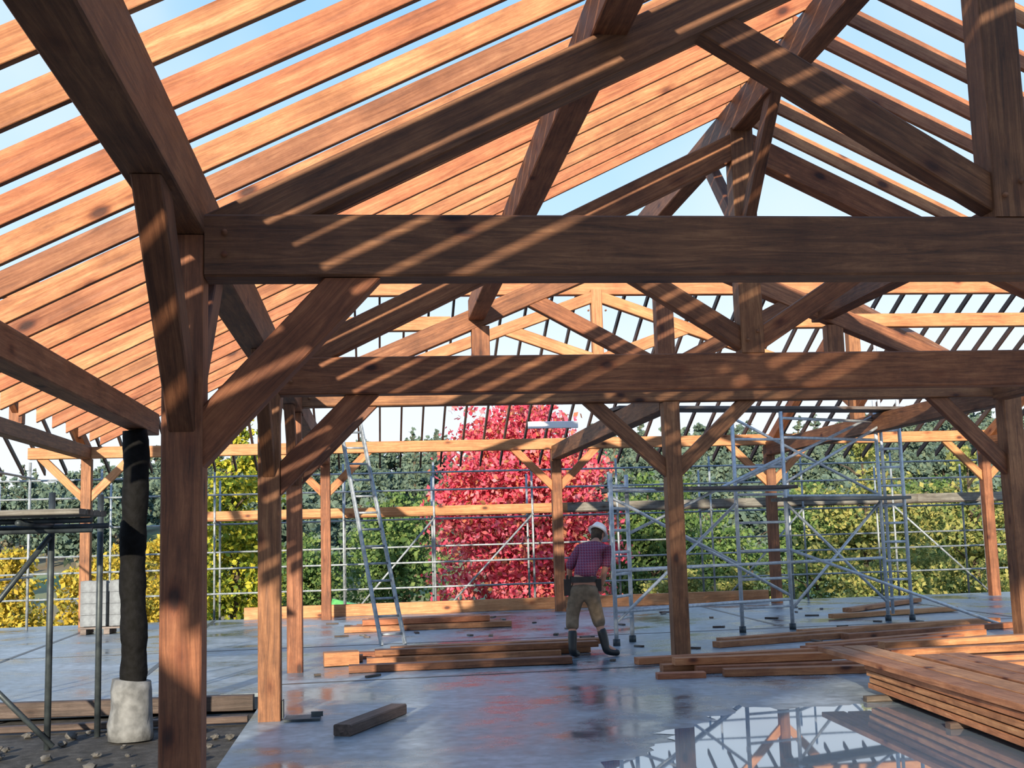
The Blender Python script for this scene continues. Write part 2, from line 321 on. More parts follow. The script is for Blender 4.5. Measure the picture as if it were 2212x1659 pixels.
# ------------------------------------------------------------------ trusses
def truss(Y,xl,xr,xk,ztie,htie,ptop,mats,lab,queens=None,w=.2,strut=True,kw=.22,ph=.24,run=1.5):
    e=empty('roof_truss',((xl+xr)/2,Y,ztie),lab,'truss','timber roof trusses')
    beam('tie_beam',(xl,Y,ztie+htie/2),(xr,Y,ztie+htie/2),w,htie,mats,parent=e,ch=.012)
    zt=ztie+htie; slope=(ptop(xk)-ptop(xl))/(xk-xl); c=1/math.sqrt(1+slope*slope); off=ph/2/c
    for s,xe in ((1,xl),(-1,xr)):
        x0=xe+s*.02; x1=xk-s*kw/2
        z0=ptop(xe)-off
        if z0<zt: xf=xe+s*(zt-z0)/slope; n1=(0,0,1)
        else: xf=x0; n1=(1,0,0)
        beam('principal_rafter',(xf,Y,ptop(xe)-off+slope*abs(xf-xe)),(x1,Y,ptop(x1)-off),w*.85,ph,mats,n1=n1,n2=(1,0,0),parent=e)
    beam('king_post',(xk,Y,zt),(xk,Y,ptop(xk)),kw,kw*.9,mats,up=(0,1,0),parent=e)
    if strut:
        for s in (-1,1):
            xa=xk+s*kw/2; za=zt+.15; xb=xa+s*run; zb=ptop(xb)-2*off
            beam('strut',(xa,Y,za),(xb,Y,zb),w*.7,.19,mats,n1=(1,0,0),n2=(slope*s,0,1),parent=e)
    if queens:
        for q in queens:
            beam('queen_post',(q,Y,zt),(q,Y,ptop(q)-2*off),.22,.16,mats,up=(0,1,0),parent=e)
    for px_,pz_ in ((xl+.1,ztie+htie*.35),(xl+.1,ztie+htie*.7),(xk-.05,zt+.12),(xk+.05,zt+.2),(xk-kw*.8,ptop(xk)-.35),(xk+kw*.8,ptop(xk)-.35)):
        tube('peg',(px_,Y-w/2-.012,pz_),(px_,Y-w/2+.02,pz_),.016,M_MID,parent=e,seg=8)
    return e
pt=lambda X: under(X)-.30
T1=truss(YA,-.825,7.88,3.52,2.84,.325,pt,M_BEAM,'near king-post roof truss of dark timber striped by sunlight')
T2=truss(YB,-.805,7.88,3.53,2.80,.335,pt,M_MID,'king-post roof truss of brown timber under the last rafters')
for s,(y1) in ((-1,YB-1.0),(1,YB+1.0)):
    beam('ridge_brace',(3.53,YB+s*.1,4.35),(3.53,y1,5.27),.1,.15,M_BEAM,n1=(0,1,0),n2=(0,0,1),parent=T2)
p3f=lambda X: 5.3-.42*abs(X-3.6)
T3=truss(YC,-.84,8.08,3.68,3.12,.30,p3f,M_MID,'king-post truss with queen posts above the centre post',queens=(1.35,5.9))
p4f=lambda X: 5.5-.36*abs(X-3.7)
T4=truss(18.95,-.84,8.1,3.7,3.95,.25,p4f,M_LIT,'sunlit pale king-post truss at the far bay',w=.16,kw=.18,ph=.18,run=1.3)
for X in (XLL,XR,XRR):
    zb=3.475 if X==XLL else 3.315
    e=empty('wing_truss',(X,19.2,zb),'brown timber truss spanning the wing roof','truss','wing roof trusses')
    for s,ye in ((1,14.75),(-1,23.7)):
        beam('principal_rafter',(X,ye,zb),(X,19.25-s*.1,5.25),.15,.2,M_MID,n1=(0,0,1),n2=(0,1,0),parent=e)
        beam('strut',(X,19.25-s*.1,zb+.25),(X,19.25-s*1.7,zb+1.08),.11,.15,M_MID,n1=(0,1,0),n2=(0,0,1),parent=e)
    beam('king_post',(X,19.25,zb),(X,19.25,5.47),.2,.18,M_MID,up=(0,1,0),parent=e)
# ------------------------------------------------------------------ rafters
def rafter_mesh_obj(side,Y,x_end):
    hv=RH/2/.898; xr=XK-.003 if side==0 else XK+.003
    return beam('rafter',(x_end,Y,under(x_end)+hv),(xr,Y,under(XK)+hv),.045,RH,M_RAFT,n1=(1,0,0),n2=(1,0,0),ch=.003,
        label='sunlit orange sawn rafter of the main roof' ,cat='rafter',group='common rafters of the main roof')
ys=np.arange(11.0-31*SP,11.05,SP)
for side,xe in ((0,-2.72),(1,9.0)):
    base=None
    for y in ys:
        if base is None: base=rafter_mesh_obj(side,y,xe)
        else:
            W=PW[base.name].copy(); W.translation.y=y+random.uniform(-.015,.015); clone(base,W)
for y in (11.45,11.9,12.35):
    hv=RH/2/.898
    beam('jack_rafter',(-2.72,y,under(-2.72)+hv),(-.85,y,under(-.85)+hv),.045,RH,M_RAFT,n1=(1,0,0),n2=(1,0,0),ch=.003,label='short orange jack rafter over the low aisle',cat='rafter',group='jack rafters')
base=None
zr=5.72
for i,x in enumerate(np.arange(-7.4,15.3,.42)):
    if base is None:
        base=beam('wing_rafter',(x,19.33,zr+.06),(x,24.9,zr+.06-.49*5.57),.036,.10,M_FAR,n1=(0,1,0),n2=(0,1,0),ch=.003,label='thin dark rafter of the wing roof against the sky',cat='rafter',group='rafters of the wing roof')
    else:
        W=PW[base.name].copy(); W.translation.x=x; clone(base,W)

# ------------------------------------------------------------------ timber on floor
def plank(p1,p2,w,h,mat=M_STACK,label='sawn orange timber plank lying on the wet slab',group='loose planks on the slab',name='timber_plank'):
    return beam(name,p1,p2,w,h,mat,label=label,cat='plank',group=group,ch=.004)
beam('timber_offcut',(-.26,9.6,.045),(.2,10.66,.045),.15,.09,M_DARKW,label='short dark timber offcut lying on the wet slab',cat='timber',ch=.01)
for k,(y,z) in enumerate([(20.3,.05),(20.55,.05),(20.8,.05),(20.4,.15),(20.65,.15)]):
    plank((-.5+.1*k,y,z),(2.3-.12*k,y+.05,z),.2,.09,group='low stack of planks')
for k,(a,b_,y,z,w,h) in enumerate([(-.3,2.3,14.15,.045,.2,.08),(-.1,2.3,14.95,.045,.2,.08),(.1,2.75,15.35,.045,.2,.08),(-.5,2.3,15.75,.045,.2,.08),(.0,2.8,15.1,.13,.22,.07),(.2,3.0,15.45,.13,.2,.07),(-.55,-.15,15.35,.05,.2,.08),(-.62,-.2,14.95,.09,.24,.16)]):
    plank((a,y,z),(b_,y+.04*(k%3),z+.002),w,h,mat=M_STACK if k not in(0,4) else M_POST,group='middle stack of planks')
for k,(x0,y0,x1,y1,z) in enumerate([(3.0,13.75,5.2,14.0,.04),(3.1,12.95,5.0,12.95,.04),(3.4,12.65,5.4,12.5,.04),(3.2,12.8,5.5,12.72,.12),(3.6,12.3,5.4,12.05,.04),(2.9,12.35,3.4,12.3,.02),
    (5.4,14.6,8.2,15.6,.04),(5.6,13.9,8.0,14.15,.04),(6.2,13.45,9,13.75,.04),(5.9,13.6,8.8,13.95,.12),(6.3,15.7,9.2,16.5,.04),(8.3,20.5,10.6,22.6,.05),(7.5,19.2,10,19.9,.05),
    (5.6,13.15,8.6,13.35,.04),(5.2,14.25,7.6,15.05,.04),(5.7,12.55,8.6,12.45,.04),(5.6,12.75,8.2,12.85,.12),(5.9,11.9,8.8,11.9,.04),(6.0,16.6,9.4,17.4,.04),(4.4,15.3,6.4,15.95,.04),(4.6,15.8,6.9,16.6,.04)]):
    plank((x0,y0,z),(x1,y1,z),.17,.075,mat=M_STACK if k%3 else M_LIT,group='scattered planks around the centre post')
for lay in range(5):
    for c in range(4):
        x=4.42+c*.25
        y1=10.5+random.uniform(-.08,.08)+(1.0 if lay==4 and c<2 else 0)
        plank((x-.27,6.0,.078+lay*.06),(x+.12-.02*lay,y1,.078+lay*.06),.225,.048,mat=M_BUND,label='long sawn plank in a bundle at the puddle edge',group='bundle of long planks')
for y in (6.8,8.6,10.1):
    beam('bearer',(4.2,y,.025),(5.5,y,.025),.08,.05,M_DARKW,label='small timber bearer under the plank bundle',cat='timber',group='bearers')
rr=random.Random(3)
for i in range(60):
    x=rr.uniform(-.7,8.5); y=rr.uniform(13.4,23); L_=rr.uniform(.05,.25); a=rr.random()*3.14
    if 2.2<x<3.3 and 14.2<y<15.3: continue
    beam('wood_scrap',(x,y,.014),(x+L_*math.cos(a),y+L_*math.sin(a),.014),rr.uniform(.03,.08),.024,M_DARKW if i%2 else M_GREYW,ch=.003,label='small wood scrap on the wet slab',cat='scrap',group='wood scraps on the slab')
vs=[];fs=[]; box_geo(vs,fs,(-.62,10.6,.012),(.3,.26,.02)); box_geo(vs,fs,(-.79,10.65,.09),(.01,.12,.15)); box_geo(vs,fs,(-.5,10.62,.04),(.1,.03,.04))
meta(mesh_obj('post_bracket',vs,fs,M_DKST),'flat steel bracket fixed at the post foot','bracket')
def block(loc):
    vs=[];fs=[]
    box_geo(vs,fs,(0,0,.1),(.44,.22,.195)); 
    box_geo(vs,fs,(-.1,0,.2),(.12,.12,.004)); box_geo(vs,fs,(.1,0,.2),(.12,.12,.004))
    return mesh_obj('concrete_block',vs,fs,M_BLOCK,Matrix.Translation(loc))
b0=None
for i in range(2):
    for j in range(2):
        for l in range(4):
            loc=(-4.95+i*.5,22.2+j*.26,.14+l*.2)
            if l==3 and i==0 and j==1: continue
            if b0 is None: b0=block(loc); meta(b0,'pale grey concrete block stacked on a pallet','block','stack of concrete blocks')
            else: clone(b0,Matrix.Translation(loc))
vs=[];fs=[]
for x in (-5.1,-4.7,-4.3): box_geo(vs,fs,(x,22.33,.05),(.1,.6,.09))
for y in (22.1,22.33,22.56): box_geo(vs,fs,(-4.7,y,.115),(1.0,.1,.03))
meta(mesh_obj('pallet',vs,fs,M_GREYW),'weathered wooden pallet under concrete blocks','pallet')
vs=[(-1.1,27.3,-.5),(0.5,27.3,-.5),(.5,28.6,-.5),(-1.1,28.6,-.5),(-.95,27.9,.22),(-.1,27.9,.02),(-.5,27.6,.1)]
meta(mesh_obj('tarpaulin',vs,[(0,1,6),(0,6,4),(1,5,6),(1,2,5),(2,3,4),(2,4,5),(3,0,4),(4,6,5)],M_TARP),'green tarpaulin draped over a heap outside','tarpaulin')

# ------------------------------------------------------------------ ladder
lad=empty('ladder',(.25,17.65,0),'aluminium extension ladder leaning up to the beam','ladder')
b1=Vector((.10,17.55,0)); b2=Vector((.44,17.65,0)); t1=Vector((-.50,18.7,3.35)); t2=Vector((-.18,18.8,3.35))
for a,b_ in ((b1,t1),(b2,t2)): beam('stile',a,b_,.035,.08,M_GALV,parent=lad)
for i in range(13):
    t=(i+.6)/13.2; tube('rung',b1.lerp(t1,t),b2.lerp(t2,t),.017,M_GALV,parent=lad,seg=8)
# ------------------------------------------------------------------ scaffold tower
tw=empty('scaffold_tower',(5.8,17.4,0),'aluminium mobile scaffold tower with ladder frames and diagonal braces','scaffold')
def frame(a,b_,ztop,step=.3):
    a=Vector((*a,0)); b_=Vector((*b_,0)); up=Vector((0,0,ztop))
    for q in (a,b_):
        tube('upright',q+Vector((0,0,.08)),q+up,.03,M_ALU,parent=tw)
        tube('base_foot',q,q+Vector((0,0,.09)),.05,M_DKST,parent=tw)
    z=.35
    while z<ztop-.05:
        tube('frame_rung',a+Vector((0,0,z)),b_+Vector((0,0,z)),.02,M_ALU,parent=tw,seg=8); z+=step
frame((3.25,16.1),(3.58,16.6),2.33); frame((5.42,17.4),(6.26,17.6),3.3,.42); frame((8.17,18.5),(8.55,18.45),3.55)
def tt(a,b_,r=.023): tube('diagonal_tube',a,b_,r,M_ALU,parent=tw,seg=8)
for z in (.45,1.0,2.1):
    tt((3.25,16.1,z),(5.42,17.4,z)) 
    tt((3.58,16.6,z),(6.26,17.6,z))
tt((3.25,16.1,.3),(5.42,17.4,1.9)); tt((3.58,16.6,1.9),(6.26,17.6,.5)); tt((3.25,16.1,2.0),(5.42,17.4,1.0)); tt((3.58,16.6,1.5),(6.26,17.6,2.6))
for z in (1.0,2.0,2.9,3.2): tt((6.26,17.6,z),(8.17,18.5,z))
tt((6.26,17.6,.3),(8.17,18.5,1.9)); tt((6.26,17.6,1.9),(8.17,18.5,.3)); tt((5.42,17.4,3.2),(8.17,18.5,2.0)); tt((6.26,17.6,1.2),(9.0,16.6,.05)); tt((6.26,17.6,2.2),(8.55,18.45,3.3)); tt((5.42,17.4,2.2),(8.17,18.5,3.3))
tube('upright',(8.3,18.6,.1),(8.3,18.6,5.1),.026,M_ALU,parent=tw)
beam('scaffold_deck',(3.3,16.6,2.12),(6.2,17.2,2.12),.45,.05,M_GREYW,parent=tw)
beam('scaffold_deck',(6.2,17.6,1.95),(8.5,18.5,1.95),.5,.05,M_GREYW,parent=tw)
beam('scaffold_deck',(3.6,17.4,3.36),(8.5,18.2,3.36),.5,.05,M_GREYW,parent=tw)
beam('white_board',(2.25,17.0,3.1),(2.98,17.0,3.1),.06,.10,M_WHITEB,label='white board lying across the beams',cat='board')
beam('scaffold_board',(-.8,15.6,3.36),(3.5,15.6,3.36),.3,.05,M_GREYW,label='grey scaffold board laid over beams',cat='board')
beam('scaffold_board',(6.3,15.4,3.36),(7.9,15.4,3.36),.5,.06,M_GREYW,label='grey scaffold board laid over beams',cat='board')
ps=empty('perimeter_scaffold',(4,25.9,-.3),'galvanised tube scaffold with rails and plank decks around the building','scaffold')
px=[-7.9,-5.6,-3.3,-.62,1.3,3.43,5.3,7.4,9.5,11.6,13.7,15.8]
for x in px:
    for y in (25.6,26.5): tube('standard',(x,y,terr(x,y)-.1),(x,y,3.15 if y<26 else 2.9),.024,M_GALV,parent=ps,seg=8)
    tube('transom',(x,25.5,1.98),(x,26.6,1.98),.022,M_GALV,parent=ps,seg=6)
for z in (2.93,2.55,1.02,.5): tube('ledger',(-8.2,25.55,z),(16.2,25.55,z),.02,M_GALV,parent=ps,seg=8)
for z in (1.95,1.35): tube('ledger',(-8.2,26.5,z),(16.2,26.5,z),.02,M_GALV,parent=ps,seg=8)
for k,(a,b_) in enumerate([(-3.6,0.2),(.2,4.2),(4.2,8.2),(8.2,12.2),(12.2,16.0)]):
    for y in (25.75,26.02,26.29): beam('scaffold_plank',(a,y,2.03),(b_,y,2.03),.23,.045,M_LIT if k<2 else M_GREYW,parent=ps)
    beam('toe_board',(a,25.62,2.12),(b_,25.62,2.12),.03,.18,M_LIT if k<2 else M_GREYW,parent=ps)
for a,b_ in (((-.6,-.2),(1.3,1.95)),((3.4,1.95),(1.3,-.2)),((7.4,-.2),(9.5,1.95)),((13.7,0),(11.6,1.95))):
    tube('diagonal_tube',(a[0],25.58,a[1]),(b_[0],25.58,b_[1]),.022,M_GALV,parent=ps,seg=8)
ss=empty('side_scaffold',(-3.0,10.8,-.16),'dark tubular scaffold with a board deck beside the slab','scaffold')
for x,y in ((-2.78,10.8),(-2.5,11.4),(-4.3,10.6),(-4.3,11.4)): tube('standard',(x,y,-.18),(x,y,2.0),.028,M_DKST,parent=ss)
for k in range(4): beam('scaffold_plank',(-5.0,9.85+k*.25,1.80),(-2.3,9.85+k*.25,1.80),.23,.045,M_GREYW,parent=ss)
for z in (1.74,1.66): tube('ledger',(-5.0,10.2,z),(-2.3,10.2,z),.024,M_DKST,parent=ss)
tube('ledger',(-5.0,10.8,1.70),(-2.3,10.8,1.70),.024,M_DKST,parent=ss)
tube('transom',(-2.78,9.8,1.72),(-2.78,11.1,1.72),.024,M_DKST,parent=ss)
tube('diagonal_tube',(-2.78,10.75,1.62),(-3.6,10.75,.55),.024,M_DKST,parent=ss); tube('diagonal_tube',(-3.6,10.75,.75),(-2.72,10.75,-.15),.024,M_DKST,parent=ss)
sf=empty('corner_scaffold',(-7,21,0),'thin galvanised scaffold at the building corner','scaffold')
for x,y in ((-6.6,19.0),(-6.6,21.5),(-6.6,24.0)): tube('standard',(x,y,-.2),(x,y,3.2),.026,M_GALV,parent=sf)
for z in (1.0,2.0,2.9): tube('ledger',(-6.6,18.8,z),(-6.6,24.3,z),.022,M_GALV,parent=sf)

# ------------------------------------------------------------------ trees
def leaf_mesh(name,clusters,n,size,mat,seed,jag=.22):
    r=np.random.default_rng(seed); vol=np.array([c[1][0]*c[1][1]*c[1][2] for c in clusters])**.75; cnt=(vol/vol.sum()*n).astype(int)
    P=[]
    for (c,rad),k in zip(clusters,cnt):
        m=max(10,k//55); d=r.normal(size=(m,3)); d/=np.linalg.norm(d,axis=1)[:,None]
        rr=r.uniform(.4,1.1,(m,1)); sub=d*rr*np.array(rad)+np.array(c)
        idx=r.integers(0,m,k); sp=min(rad)*jag*.85
        P.append(sub[idx]+r.normal(size=(k,3))*sp*np.array([1,1,.7]))
    P=np.concatenate(P); k=len(P)
    a=r.normal(size=(k,3)); a/=np.linalg.norm(a,axis=1)[:,None]; b=np.cross(a,r.normal(size=(k,3))); b/=np.linalg.norm(b,axis=1)[:,None]
    s=size*r.uniform(.6,1.3,(k,1))
    V=np.stack([P-a*s*.5,P+b*s*.32,P+a*s*.5,P-b*s*.32],axis=1).reshape(-1,3)
    me=bpy.data.meshes.new(name); me.vertices.add(4*k); me.vertices.foreach_set('co',V.ravel())
    me.loops.add(4*k); me.loops.foreach_set('vertex_index',np.arange(4*k)); me.polygons.add(k); me.polygons.foreach_set('loop_start',np.arange(0,4*k,4)); me.polygons.foreach_set('loop_total',np.full(k,4))
    me.update(); me.validate(); me.materials.append(mat); return me
def trunk_mesh(name,h,r,spread,seed,nb=9):
    rr=random.Random(seed); vs=[];fs=[]
    tube_geo(vs,fs,[(0,0,-.3),(0.03*h*.3,0,h*.3),(-.02*h,0.02*h,h*.65),(0,0,h)],[r*1.3,r,r*.6,r*.15],10)
    for i in range(nb):
        z=h*(.25+.65*i/nb); a=rr.random()*6.28; L=spread*(1-.5*i/nb)
        tube_geo(vs,fs,[(0,0,z),(math.cos(a)*L*.5,math.sin(a)*L*.5,z+L*.35),(math.cos(a)*L,math.sin(a)*L,z+L*.55)],[r*.4,r*.25,r*.06],6)
    me=bpy.data.meshes.new(name); me.from_pydata([tuple(v) for v in vs],[],fs); me.materials.append(M_BARK); return me
TM={}
def tree(kind,loc,scale=1.0,rz=0,sx=1.0,label='',name='tree',cat='tree',group=None):
    if kind not in TM:
        K=dict(
        red=([((-.2,0,3.2),(2.5,2.2,1.6)),((-.4,0,4.8),(2.2,1.9,1.6)),((-.4,0,6.1),(1.7,1.5,1.3)),((.9,0,4.7),(1.5,1.4,1.4)),((-.1,0,1.9),(2.5,2.2,1.0)),((-1.6,0,4.1),(1.2,1.1,1.2)),((1.5,0,3.2),(1.2,1.1,1.2))],27000,.18,M_RED,7.0,.15,2.2),
        gold=([((0,0,1.5),(1.15,1.1,1.3)),((.1,0,2.7),(.7,.7,.9))],4000,.17,M_GOLD,3.2,.07,.8),
        cone=([((0,0,1.3),(1.1,1.0,1.3)),((0,0,2.8),(.9,.8,1.2)),((0,0,4.1),(.6,.5,1.0))],8000,.15,M_YG,4.6,.1,.7),
        green=([((0,0,2.4),(1.6,1.6,1.4)),((.4,0,4.0),(1.2,1.2,1.1)),((-.7,0,3.4),(1.0,1.0,1.0))],7500,.17,M_GREEN,4.8,.12,1.5),
        lime=([((0,0,2.3),(1.7,1.6,1.4)),((.5,0,3.8),(1.1,1.1,1.0)),((-.8,0,3.6),(1.0,1.0,1.2)),((-.2,0,5.1),(.7,.7,.8))],7000,.17,M_LIME,5.6,.11,1.6),
        bush=([((0,0,1.0),(1.6,1.2,.9)),((.7,0,1.6),(.9,.9,.8))],4000,.16,M_LIME,1.8,.06,.8),
        fir=([((0,0,1.5),(1.35,1.35,1.1)),((0,0,3.0),(1.0,1.0,1.2)),((0,0,4.5),(.6,.6,1.1)),((0,0,5.6),(.25,.25,.7))],2200,.4,M_FOR,6.2,.15,.7),
        oak=([((0,0,2.6),(2.0,2.0,1.5)),((.6,.2,3.9),(1.3,1.3,1.1))],2300,.45,M_FOR,4.2,.2,1.5),
        rust=([((0,0,1.5),(1.7,1.7,1.0)),((.5,.1,2.4),(1.0,1.0,.8))],1500,.38,M_FOR2,2.8,.14,1.2))[kind]
        TM[kind]=(leaf_mesh(kind+'_foliage',K[0],K[1],K[2],K[3],len(TM)+3),trunk_mesh(kind+'_trunk',K[4],K[5],K[6],5))
    fm,tm=TM[kind]
    W=Matrix.Translation(loc)@Matrix.Rotation(rz,4,'Z')@Matrix.Diagonal((scale*sx,scale*sx,scale,1))
    e=bpy.data.objects.new(name,None); place(e,W); meta(e,label,cat,group)
    for nme,me in (('foliage',fm),('trunk',tm)):
        o=bpy.data.objects.new(nme,me); COL.objects.link(o); o.parent=e
    return e
g=lambda x,y:(x,y,terr(x,y))
tree('red',g(4.4,34),1.0,0,.97,'large maple tree in crimson autumn leaf behind the scaffold','maple_tree')
for x,y,s in ((-9.9,35,1.0),(-6.9,35.3,1.05),(-5.4,33.0,.9),(-13.2,38.5,1.2),(-9.0,40.5,1.25)): tree('gold',g(x,y),s,x,.95,'shrubby tree with golden yellow autumn leaves','shrub','tree','golden shrubs')
tree('cone',g(-3.45,30.5),1.12,0,.9,'narrow conical yellow-green tree beyond the scaffold','conifer')
tree('green',g(.8,46),1.3,1,.95,'dense green tree beside the crimson maple')
tree('green',g(8.8,37.5),1.2,0,.85,'leafy green tree beyond the scaffold',group='green trees behind the scaffold')
for x,y,s,k in ((12.2,36.5,1.1,'bush'),(8.0,31,.7,'bush'),(16.2,38,1.25,'lime'),(21.5,41,1.3,'lime'),(14.6,32.5,.9,'bush'),(19.2,34,1.0,'bush'),(12.4,43,1.1,'green'),(27.0,42,1.3,'lime'),(17.5,46,1.3,'green'),(23.5,48,1.3,'green'),(.3,37,.6,'bush'),(-2.5,43,1.0,'green')):
    tree(k,g(x,y),s,x*1.7,1.0,'yellow-green leafy bush beyond the scaffold' if k=='bush' else ('yellow-green autumn tree beyond the scaffold' if k=='lime' else 'leafy green tree beyond the scaffold'),'bush' if k=='bush' else 'tree','bush' if k=='bush' else 'tree','bushes behind the scaffold' if k=='bush' else 'trees behind the scaffold')
rr=random.Random(5); done=[]
for i in range(14000):
    if len(done)>225: break
    y=rr.uniform(62,134); lo=-.36*y; hi=.58*y; x=rr.uniform(lo,hi); ratio=x/y
    if any((x-a)**2+(y-b_)**2<20 for a,b_ in done): continue
    if y<90:
        if rr.random()<.5: continue
        kind='rust' if rr.random()<.6 else 'oak'
    elif ratio>.2 and y<112 and rr.random()<.8: continue
    else: kind='fir' if rr.random()<.4 else 'oak'
    done.append((x,y))
    tree(kind,g(x,y),rr.uniform(.9,1.15)*(1.0 if kind!='rust' else .75),rr.random()*6,rr.uniform(.95,1.05),
         {'fir':'dark green fir on the wooded hillside','oak':'rounded dark green tree on the wooded hillside','rust':'russet brown tree on the hillside'}[kind],'hillside_tree','tree','trees on the wooded hillside')

# ------------------------------------------------------------------ worker
def skin_mesh(name,chains,mat,sub=2):
    vs=[];es=[];rad=[];roots=[]
    for V,E in chains:
        b=len(vs); roots.append(b)
        for v in V:
            dy=.42*max(0,v[2]-.98)+.15*max(0,v[2]-1.3); dx=.24*max(0,v[2]-.98)
            if abs(v[0])>.15 and v[2]>.8 and v[2]<1.2: dy+=.05
            vs.append((v[0]+dx,v[1]+dy,v[2]-.10*max(0,v[2]-1.0))); rad.append(v[3])
        es+=[(a+b,c+b) for a,c in E]
    me=bpy.data.meshes.new(name); me.from_pydata(vs,es,[]); o=bpy.data.objects.new('tmp_'+name,me); COL.objects.link(o)
    md=o.modifiers.new('s','SKIN'); md.use_smooth_shade=True
    sv=me.skin_vertices[0].data
    for i,r in enumerate(rad):
        sv[i].radius=(r,r) if not isinstance(r,tuple) else r; sv[i].use_root=i in roots
    o.modifiers.new('u','SUBSURF').levels=sub
    o.modifiers['u'].render_levels=sub
    dg=bpy.context.evaluated_depsgraph_get(); dg.update()
    m2=bpy.data.meshes.new_from_object(o.evaluated_get(dg)); bpy.data.objects.remove(o); m2.name=name
    m2.materials.clear(); m2.materials.append(mat)
    m2.polygons.foreach_set('use_smooth',[True]*len(m2.polygons))
    return m2
M_SKIN=plain('skin',(.55,.28,.19),(.48,.23,.15),rough=.55)
M_TROU=plain('khaki_cloth',(.25,.18,.12),(.15,.11,.07),rough=.9,scale=14)
M_BOOT=plain('black_rubber',(.012,.016,.02),(.006,.008,.01),rough=.4)
M_BELT=plain('dark_leather',(.03,.02,.017),(.012,.009,.008),rough=.6)
M_HAT=plain('white_shell',(.9,.92,.95),(.84,.86,.9),rough=.3)
M_HAIR=plain('dark_hair',(.05,.035,.025),(.02,.015,.01),rough=.8,scale=40)
m,nt,b=new_mat('plaid_cloth'); M_SHIRT=m; L=nt.links
tc=N(nt,'ShaderNodeTexCoord'); sp=N(nt,'ShaderNodeSeparateXYZ'); L.new(tc.outputs['Object'],sp.inputs[0])
def stripe(sock,per,thr):
    a=N(nt,'ShaderNodeMath',operation='MULTIPLY'); L.new(sock,a.inputs[0]); a.inputs[1].default_value=1/per
    f=N(nt,'ShaderNodeMath',operation='FRACT'); L.new(a.outputs[0],f.inputs[0])
    l=N(nt,'ShaderNodeMath',operation='LESS_THAN'); L.new(f.outputs[0],l.inputs[0]); l.inputs[1].default_value=thr; return l.outputs[0]
c=mixc(nt,stripe(sp.outputs['X'],.034,.5),(.26,.045,.09),(.15,.028,.075))
c=mixc(nt,stripe(sp.outputs['Z'],.034,.45),c,(.14,.026,.07))
c=mixc(nt,stripe(sp.outputs['X'],.034,.10),c,(.27,.17,.26)); c=mixc(nt,stripe(sp.outputs['Z'],.034,.10),c,(.27,.17,.26))
L.new(c,b.inputs['Base Color']); b.inputs['Roughness'].default_value=.9
W0=Matrix.Translation((2.62,14.72,0))@Matrix.Rotation(math.radians(-10),4,'Z')
worker=bpy.data.objects.new('person',None); place(worker,W0); meta(worker,'person in white hard hat, plaid shirt and rubber boots, head bowed','person')
def wpart(name,me,par=None,label=None):
    o=bpy.data.objects.new(name,me); COL.objects.link(o); o.parent=par or worker
    if label: o['label']=label
    return o
body=[( -.04,0,.90,.125),(-.03,.03,1.05,.12),(.0,.08,1.22,.135),(.02,.12,1.36,.11),(.025,.15,1.44,.055),(.03,.17,1.50,.055),
 (-.155,.10,1.35,.062),(-.24,.09,1.12,.045),(-.21,.22,.93,.033),(-.205,.25,.885,.03),
 (.185,.12,1.35,.062),(.215,.12,1.12,.045),(.20,.2,.90,.033),(.195,.22,.855,.03),
 (-.13,0,.82,.09),(-.19,.05,.50,.062),(-.20,-.06,.12,.042),(-.18,.09,.05,.035),
 (.06,0,.82,.09),(.12,.10,.48,.062),(.21,.03,.13,.042),(.34,.10,.05,.035)]
E=[(0,1),(1,2),(2,3),(3,4),(4,5),(3,6),(6,7),(7,8),(8,9),(3,10),(10,11),(11,12),(12,13),(0,14),(14,15),(15,16),(16,17),(0,18),(18,19),(19,20),(20,21)]
chains=[(body,E)]
for hx,hy,hz,sg in ((-.205,.25,.885,1),(.195,.22,.855,-1)):
    for k,(dx,ln) in enumerate(((-.027,.06),(-.009,.07),(.009,.066),(.026,.052))):
        chains.append(([(hx+dx*.6,hy,hz-.01,.009),(hx+dx,hy+.012,hz-.03-ln*.5,.0085),(hx+dx,hy+.03,hz-.03-ln,.007)],[(0,1),(1,2)]))
    chains.append(([(hx+.02*sg,hy+.01,hz+.01,.010),(hx+.04*sg,hy+.03,hz-.02,.009),(hx+.04*sg,hy+.045,hz-.045,.008)],[(0,1),(1,2)]))
bme=skin_mesh('body',chains,M_SKIN)
bm=bmesh.new(); bm.from_mesh(bme)
hd=bmesh.ops.create_uvsphere(bm,u_segments=24,v_segments=16,radius=1)['verts']
HR=Euler((-.65,0,-.55)).to_matrix()
HC=Vector((.165,.475,1.495))
for v in hd:
    c=v.co.copy(); c.x*=.075*(1-.18*max(0,-c.z)); c.y*=.095; c.z*=.115
    if c.y>.07 and abs(c.x)<.02 and -.045<c.z<.01: c.y+=.022
    if abs(c.x)>.066 and abs(c.z)<.03 and abs(c.y)<.02: c.x*=1.22
    if c.y>.06 and abs(abs(c.x)-.03)<.015 and .0<c.z<.03: c.y-=.008
    v.co=HC+HR@c
for f in bm.faces: f.smooth=True
bm.to_mesh(bme); bm.free()
wpart('body',bme)
bm=bmesh.new(); hv=bmesh.ops.create_uvsphere(bm,u_segments=24,v_segments=16,radius=1)['verts']
for v in hv:
    c=v.co.copy(); c.x*=.081;c.y*=.101;c.z*=.118
    if c.y>.02: c.y=.02; c.x*=.9
    v.co=HC+HR@c
me=bpy.data.meshes.new('hair'); bm.to_mesh(me); bm.free(); me.materials.append(M_HAIR); wpart('hair',me)
bm=bmesh.new()
prof=[(.0,.128),(.05,.122),(.085,.098),(.103,.055),(.108,.02),(.112,.012),(.135,.004),(.137,-.003),(.110,.002),(.104,.0)]
rings=[]
